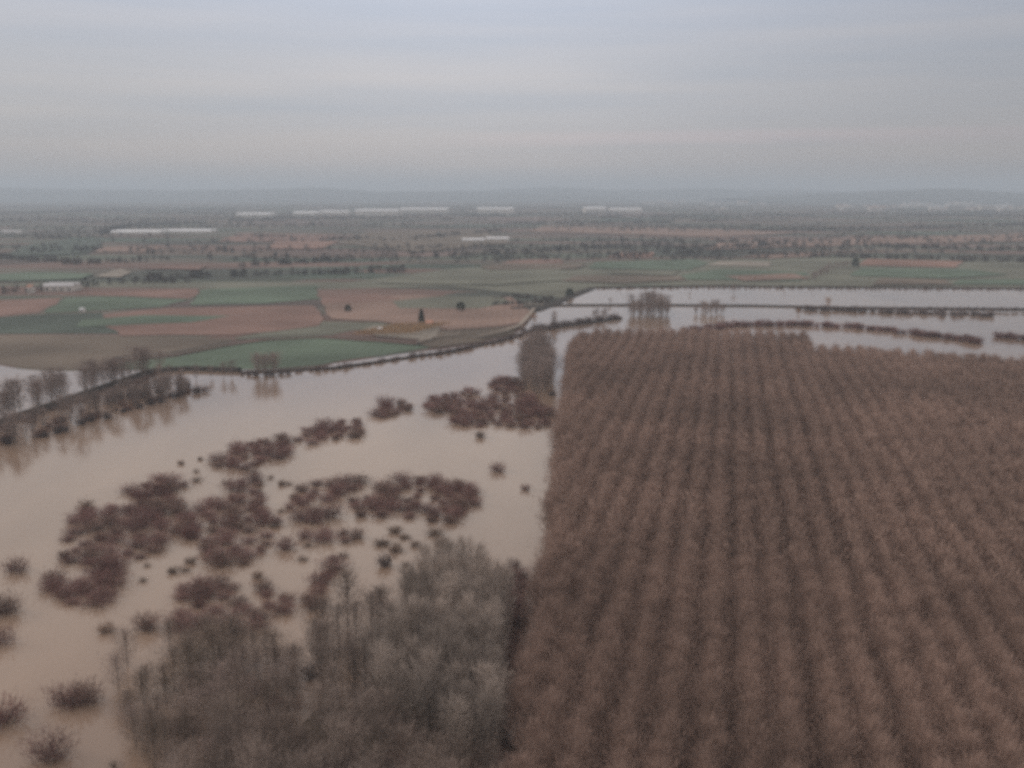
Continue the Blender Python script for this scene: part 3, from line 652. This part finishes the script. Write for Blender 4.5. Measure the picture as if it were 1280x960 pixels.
# loose single trees and orchards dotted over the plain
pts = []
while len(pts) < 7500:
    y = 1420 + (rng.random()**.8) * 6300; x = rng.uniform(-.62, .62) * y
    if mnoise.noise(Vector((x*.0011 + 9, y*.0055, 2.2))) + .35*mnoise.noise(Vector((x*.004, y*.02, 0))) > .20 or rng.random() < .012: pts.append((x, y))
bake('scattered_trees', pts, cl, M['belt'], .5, 1.2, 'countless small trees and orchards dotted over the hazy plain', 'trees', False, 0)

# ------------------------------------------------------------------ buildings
bm_wall = mat('pale_rendered_wall', (.55, .52, .48), var=.06, scale=.05, objvar=.1)
bm_white = mat('white_metal_roof', (.58, .60, .62), var=.05, scale=.02, objvar=.05, rough=.6)
bm_tile = mat('clay_tile_roof', (.34, .19, .14), var=.15, scale=.3, objvar=.2)
bm_grey = mat('grey_sheet_roof', (.42, .42, .43), var=.08, scale=.1, objvar=.1)
bm_dark = mat('dark_opening', (.05, .055, .06), var=.1, rough=.4)
def cuboid(x0, x1, y0, y1, z0, z1):
    V = [(x0, y0, z0), (x1, y0, z0), (x1, y1, z0), (x0, y1, z0), (x0, y0, z1), (x1, y0, z1), (x1, y1, z1), (x0, y1, z1)]
    return V, [[0, 3, 2, 1], [4, 5, 6, 7], [0, 1, 5, 4], [1, 2, 6, 5], [2, 3, 7, 6], [3, 0, 4, 7]]
def building(name, x, y, wx, wy, hw, hr, rz, label, cat, group, roof_m, wall_m=None, bays=1, openings=0, z=.25):
    """rectangular walls with gables, and a roof of one or more pitched bays with eaves"""
    root = empty(name, (x, y, z), rz); tag(root, label, cat, group)
    V = []; F = []
    bw = wy / bays
    for b in range(bays):       # ridges run along x
        y0 = -wy/2 + b*bw; y1 = y0 + bw - (.01 if b < bays-1 else 0); ym = (y0+y1)/2; o = len(V)
        V += [(-wx/2, y0, 0), (wx/2, y0, 0), (wx/2, y1, 0), (-wx/2, y1, 0), (-wx/2, y0, hw), (wx/2, y0, hw), (wx/2, y1, hw), (-wx/2, y1, hw), (-wx/2, ym, hw+hr-.05), (wx/2, ym, hw+hr-.05)]
        F += [[o, o+1, o+5, o+4], [o+2, o+3, o+7, o+6], [o+1, o+2, o+6, o+9, o+5], [o+3, o, o+4, o+8, o+7]]
    link('wall', make_mesh('wall', V, F, wall_m or bm_wall), root)
    V = []; F = []; ev = min(.6, wy*.05)
    for b in range(bays):
        y0 = -wy/2 + b*bw - ev; y1 = -wy/2 + (b+1)*bw + ev; ym = (y0+y1)/2; o = len(V); a, c = -wx/2-ev, wx/2+ev
        V += [(a, y0, hw), (c, y0, hw), (c, ym, hw+hr), (a, ym, hw+hr), (c, y1, hw), (a, y1, hw), (a, y0, hw+.3), (c, y0, hw+.3), (c, ym, hw+hr+.3), (a, ym, hw+hr+.3), (c, y1, hw+.3), (a, y1, hw+.3)]
        F += [[o, o+1, o+2, o+3], [o+3, o+2, o+4, o+5], [o+6, o+7, o+8, o+9], [o+9, o+8, o+10, o+11], [o, o+1, o+7, o+6], [o+5, o+4, o+10, o+11], [o+1, o+2, o+8, o+7], [o+2, o+4, o+10, o+8], [o, o+3, o+9, o+6], [o+3, o+5, o+11, o+9]]
    link('roof', make_mesh('roof', V, F, roof_m), root)
    for k in range(openings):
        cx = -wx/2 + wx*(k+.5)/openings; ow = min(4.0, wx/openings*.35); V, F = cuboid(cx-ow/2, cx+ow/2, -wy/2-.12, -wy/2-.01, hw*.25, hw*.65)
        link('window', make_mesh('window', V, F, bm_dark), root)
    return root
def shed(px0, px1, py, wy, hw, hr, lab, bays=1, m=None, ang=0, cat='warehouse', name='warehouse', openings=0):
    x0, y0 = at(px0, py); x1, y1 = at(px1, py)
    building(name, (x0+x1)/2, y0, abs(x1-x0), wy, hw, hr, ang, lab, cat, None, m or bm_white, None, bays, openings)
shed(145, 206, 292.5, 70, 6, 3.5, 'left half of the long pale greenhouse shed on the left plain', 2)
shed(208, 268, 291.5, 70, 6, 3.5, 'right half of the long pale greenhouse shed on the left plain', 2)
shed(-6, 30, 292, 40, 5, 3, 'dim pale shed at the left edge of the plain', 1, bm_grey)
shed(300, 342, 272, 130, 14, 5, 'dim white warehouse, leftmost of the far row', 2)
shed(370, 398, 270, 130, 14, 5, 'small dim white warehouse left of the longest one', 2)
shed(403, 437, 268.5, 140, 14, 5, 'dim white warehouse just left of the longest one', 2)
shed(447, 500, 269, 170, 20, 6, 'left half of the longest white warehouse on the horizon plain', 3)
shed(503, 560, 267, 170, 20, 6, 'right half of the longest white warehouse on the horizon plain', 3)
shed(597, 642, 267, 170, 22, 6, 'cream warehouse alone right of the longest white one', 2)
shed(730, 756, 266, 170, 22, 6, 'bright white warehouse at the left end of the town', 2)
shed(762, 800, 266, 150, 17, 6, 'white warehouse behind dark trees at the left end of the town', 2)
shed(578, 606, 302.5, 30, 5, 2.5, 'left part of the small white shed in the middle of the plain', 1)
shed(608, 636, 301.5, 30, 6, 2.5, 'right part of the small white shed in the middle of the plain', 1)
shed(60, 97, 363, 22, 5, 2.5, 'grey roofed farm shed behind the red field at left', 2, bm_grey, openings=4, cat='shed', name='farm_shed')
shed(36, 42, 367, 8, 6.5, 2, 'small pale farmhouse at the left end of the grey farm shed', 1, bm_tile, openings=2, cat='house', name='farmhouse')
shed(533, 541, 410, 8, 3.6, 1.8, 'small pale farmhouse with reddish roof beside the cypress', 1, bm_tile, openings=2, cat='house', name='farmhouse')
shed(473, 478, 416.5, 4, 2.8, 1, 'tiny white hut at the left end of the vineyard', 1, bm_white, openings=1, cat='hut', name='hut')
shed(101, 106, 391, 5, 2.8, 1, 'tiny pale hut beside the dark green field at left', 1, bm_white, openings=1, cat='hut', name='hut')
hx = 0
for i in range(150):
    px = rng.uniform(800, 1290); py = 252 + rng.normal(0, 3.2) + (px > 1050)*7
    py = min(max(py, 248), 264); x, y = at(px, py)
    big = rng.random() < .25
    building('town_house', x, y, rng.uniform(40, 110) if big else rng.uniform(14, 30), rng.uniform(14, 24), rng.uniform(14, 26) if big else rng.uniform(8, 14), rng.uniform(2, 4), rng.uniform(-.5, .5),
             'pale building among many in the hazy distant town', 'building', 'buildings of the distant town', [bm_tile, bm_white, bm_white, bm_grey][int(rng.integers(4))])
# chimney with a white plume
cx, cy = at(993, 251)
ch = empty('factory_chimney', (cx, cy, .25)); tag(ch, 'thin tall factory chimney rising from the distant town', 'chimney')
v, f = tube([(0, 0, -1), (0, 0, 30), (0, 0, 58)], [3.2, 2.5, 2.0], 12); link('shaft', make_mesh('shaft', v, f, bm_wall), ch)
v, f = tube([(0, 0, 57), (0, 0, 60)], [2.5, 2.5], 12); link('rim', make_mesh('rim', v, f, bm_grey), ch)
sm = bpy.data.materials.new('steam'); sm.use_nodes = True; n = sm.node_tree.nodes; l = sm.node_tree.links; n.clear()
so = n.new('ShaderNodeOutputMaterial'); pv = n.new('ShaderNodeVolumePrincipled'); pv.inputs['Color'].default_value = (.97, .97, .97, 1); pv.inputs['Density'].default_value = .12; l.new(pv.outputs[0], so.inputs['Volume'])
v, f = tube([(2, 0, 60.5), (4, 0, 72), (10, 0, 92), (16, 0, 116), (34, 0, 142), (60, 0, 158)], [3, 10, 17, 24, 22, 3], 14)
for i in range(len(v)): v[i] += np.array(mnoise.noise_vector(Vector(v[i]*.06)))*4
o = link('smoke_plume', make_mesh('smoke_plume', v, f, sm), None, (cx, cy, .25)); tag(o, 'pale smoke plume drifting up from the town chimney', 'smoke', None, 'stuff')

# ------------------------------------------------------------------ haze
hm = bpy.data.materials.new('haze'); hm.use_nodes = True; n = hm.node_tree.nodes; l = hm.node_tree.links; n.clear()
ho = n.new('ShaderNodeOutputMaterial'); pv = n.new('ShaderNodeVolumePrincipled'); pv.inputs['Color'].default_value = (.62, .73, .84, 1); pv.inputs['Density'].default_value = 1.45e-4
pv.inputs['Anisotropy'].default_value = .1
l.new(pv.outputs[0], ho.inputs['Volume'])
V, F = cuboid(-14500, 14500, -2000, 19500, -2, 262)
o = link('haze', make_mesh('haze', V, F, hm)); tag(o, 'pale grey haze lying over the whole flooded plain', 'haze', None, 'stuff')
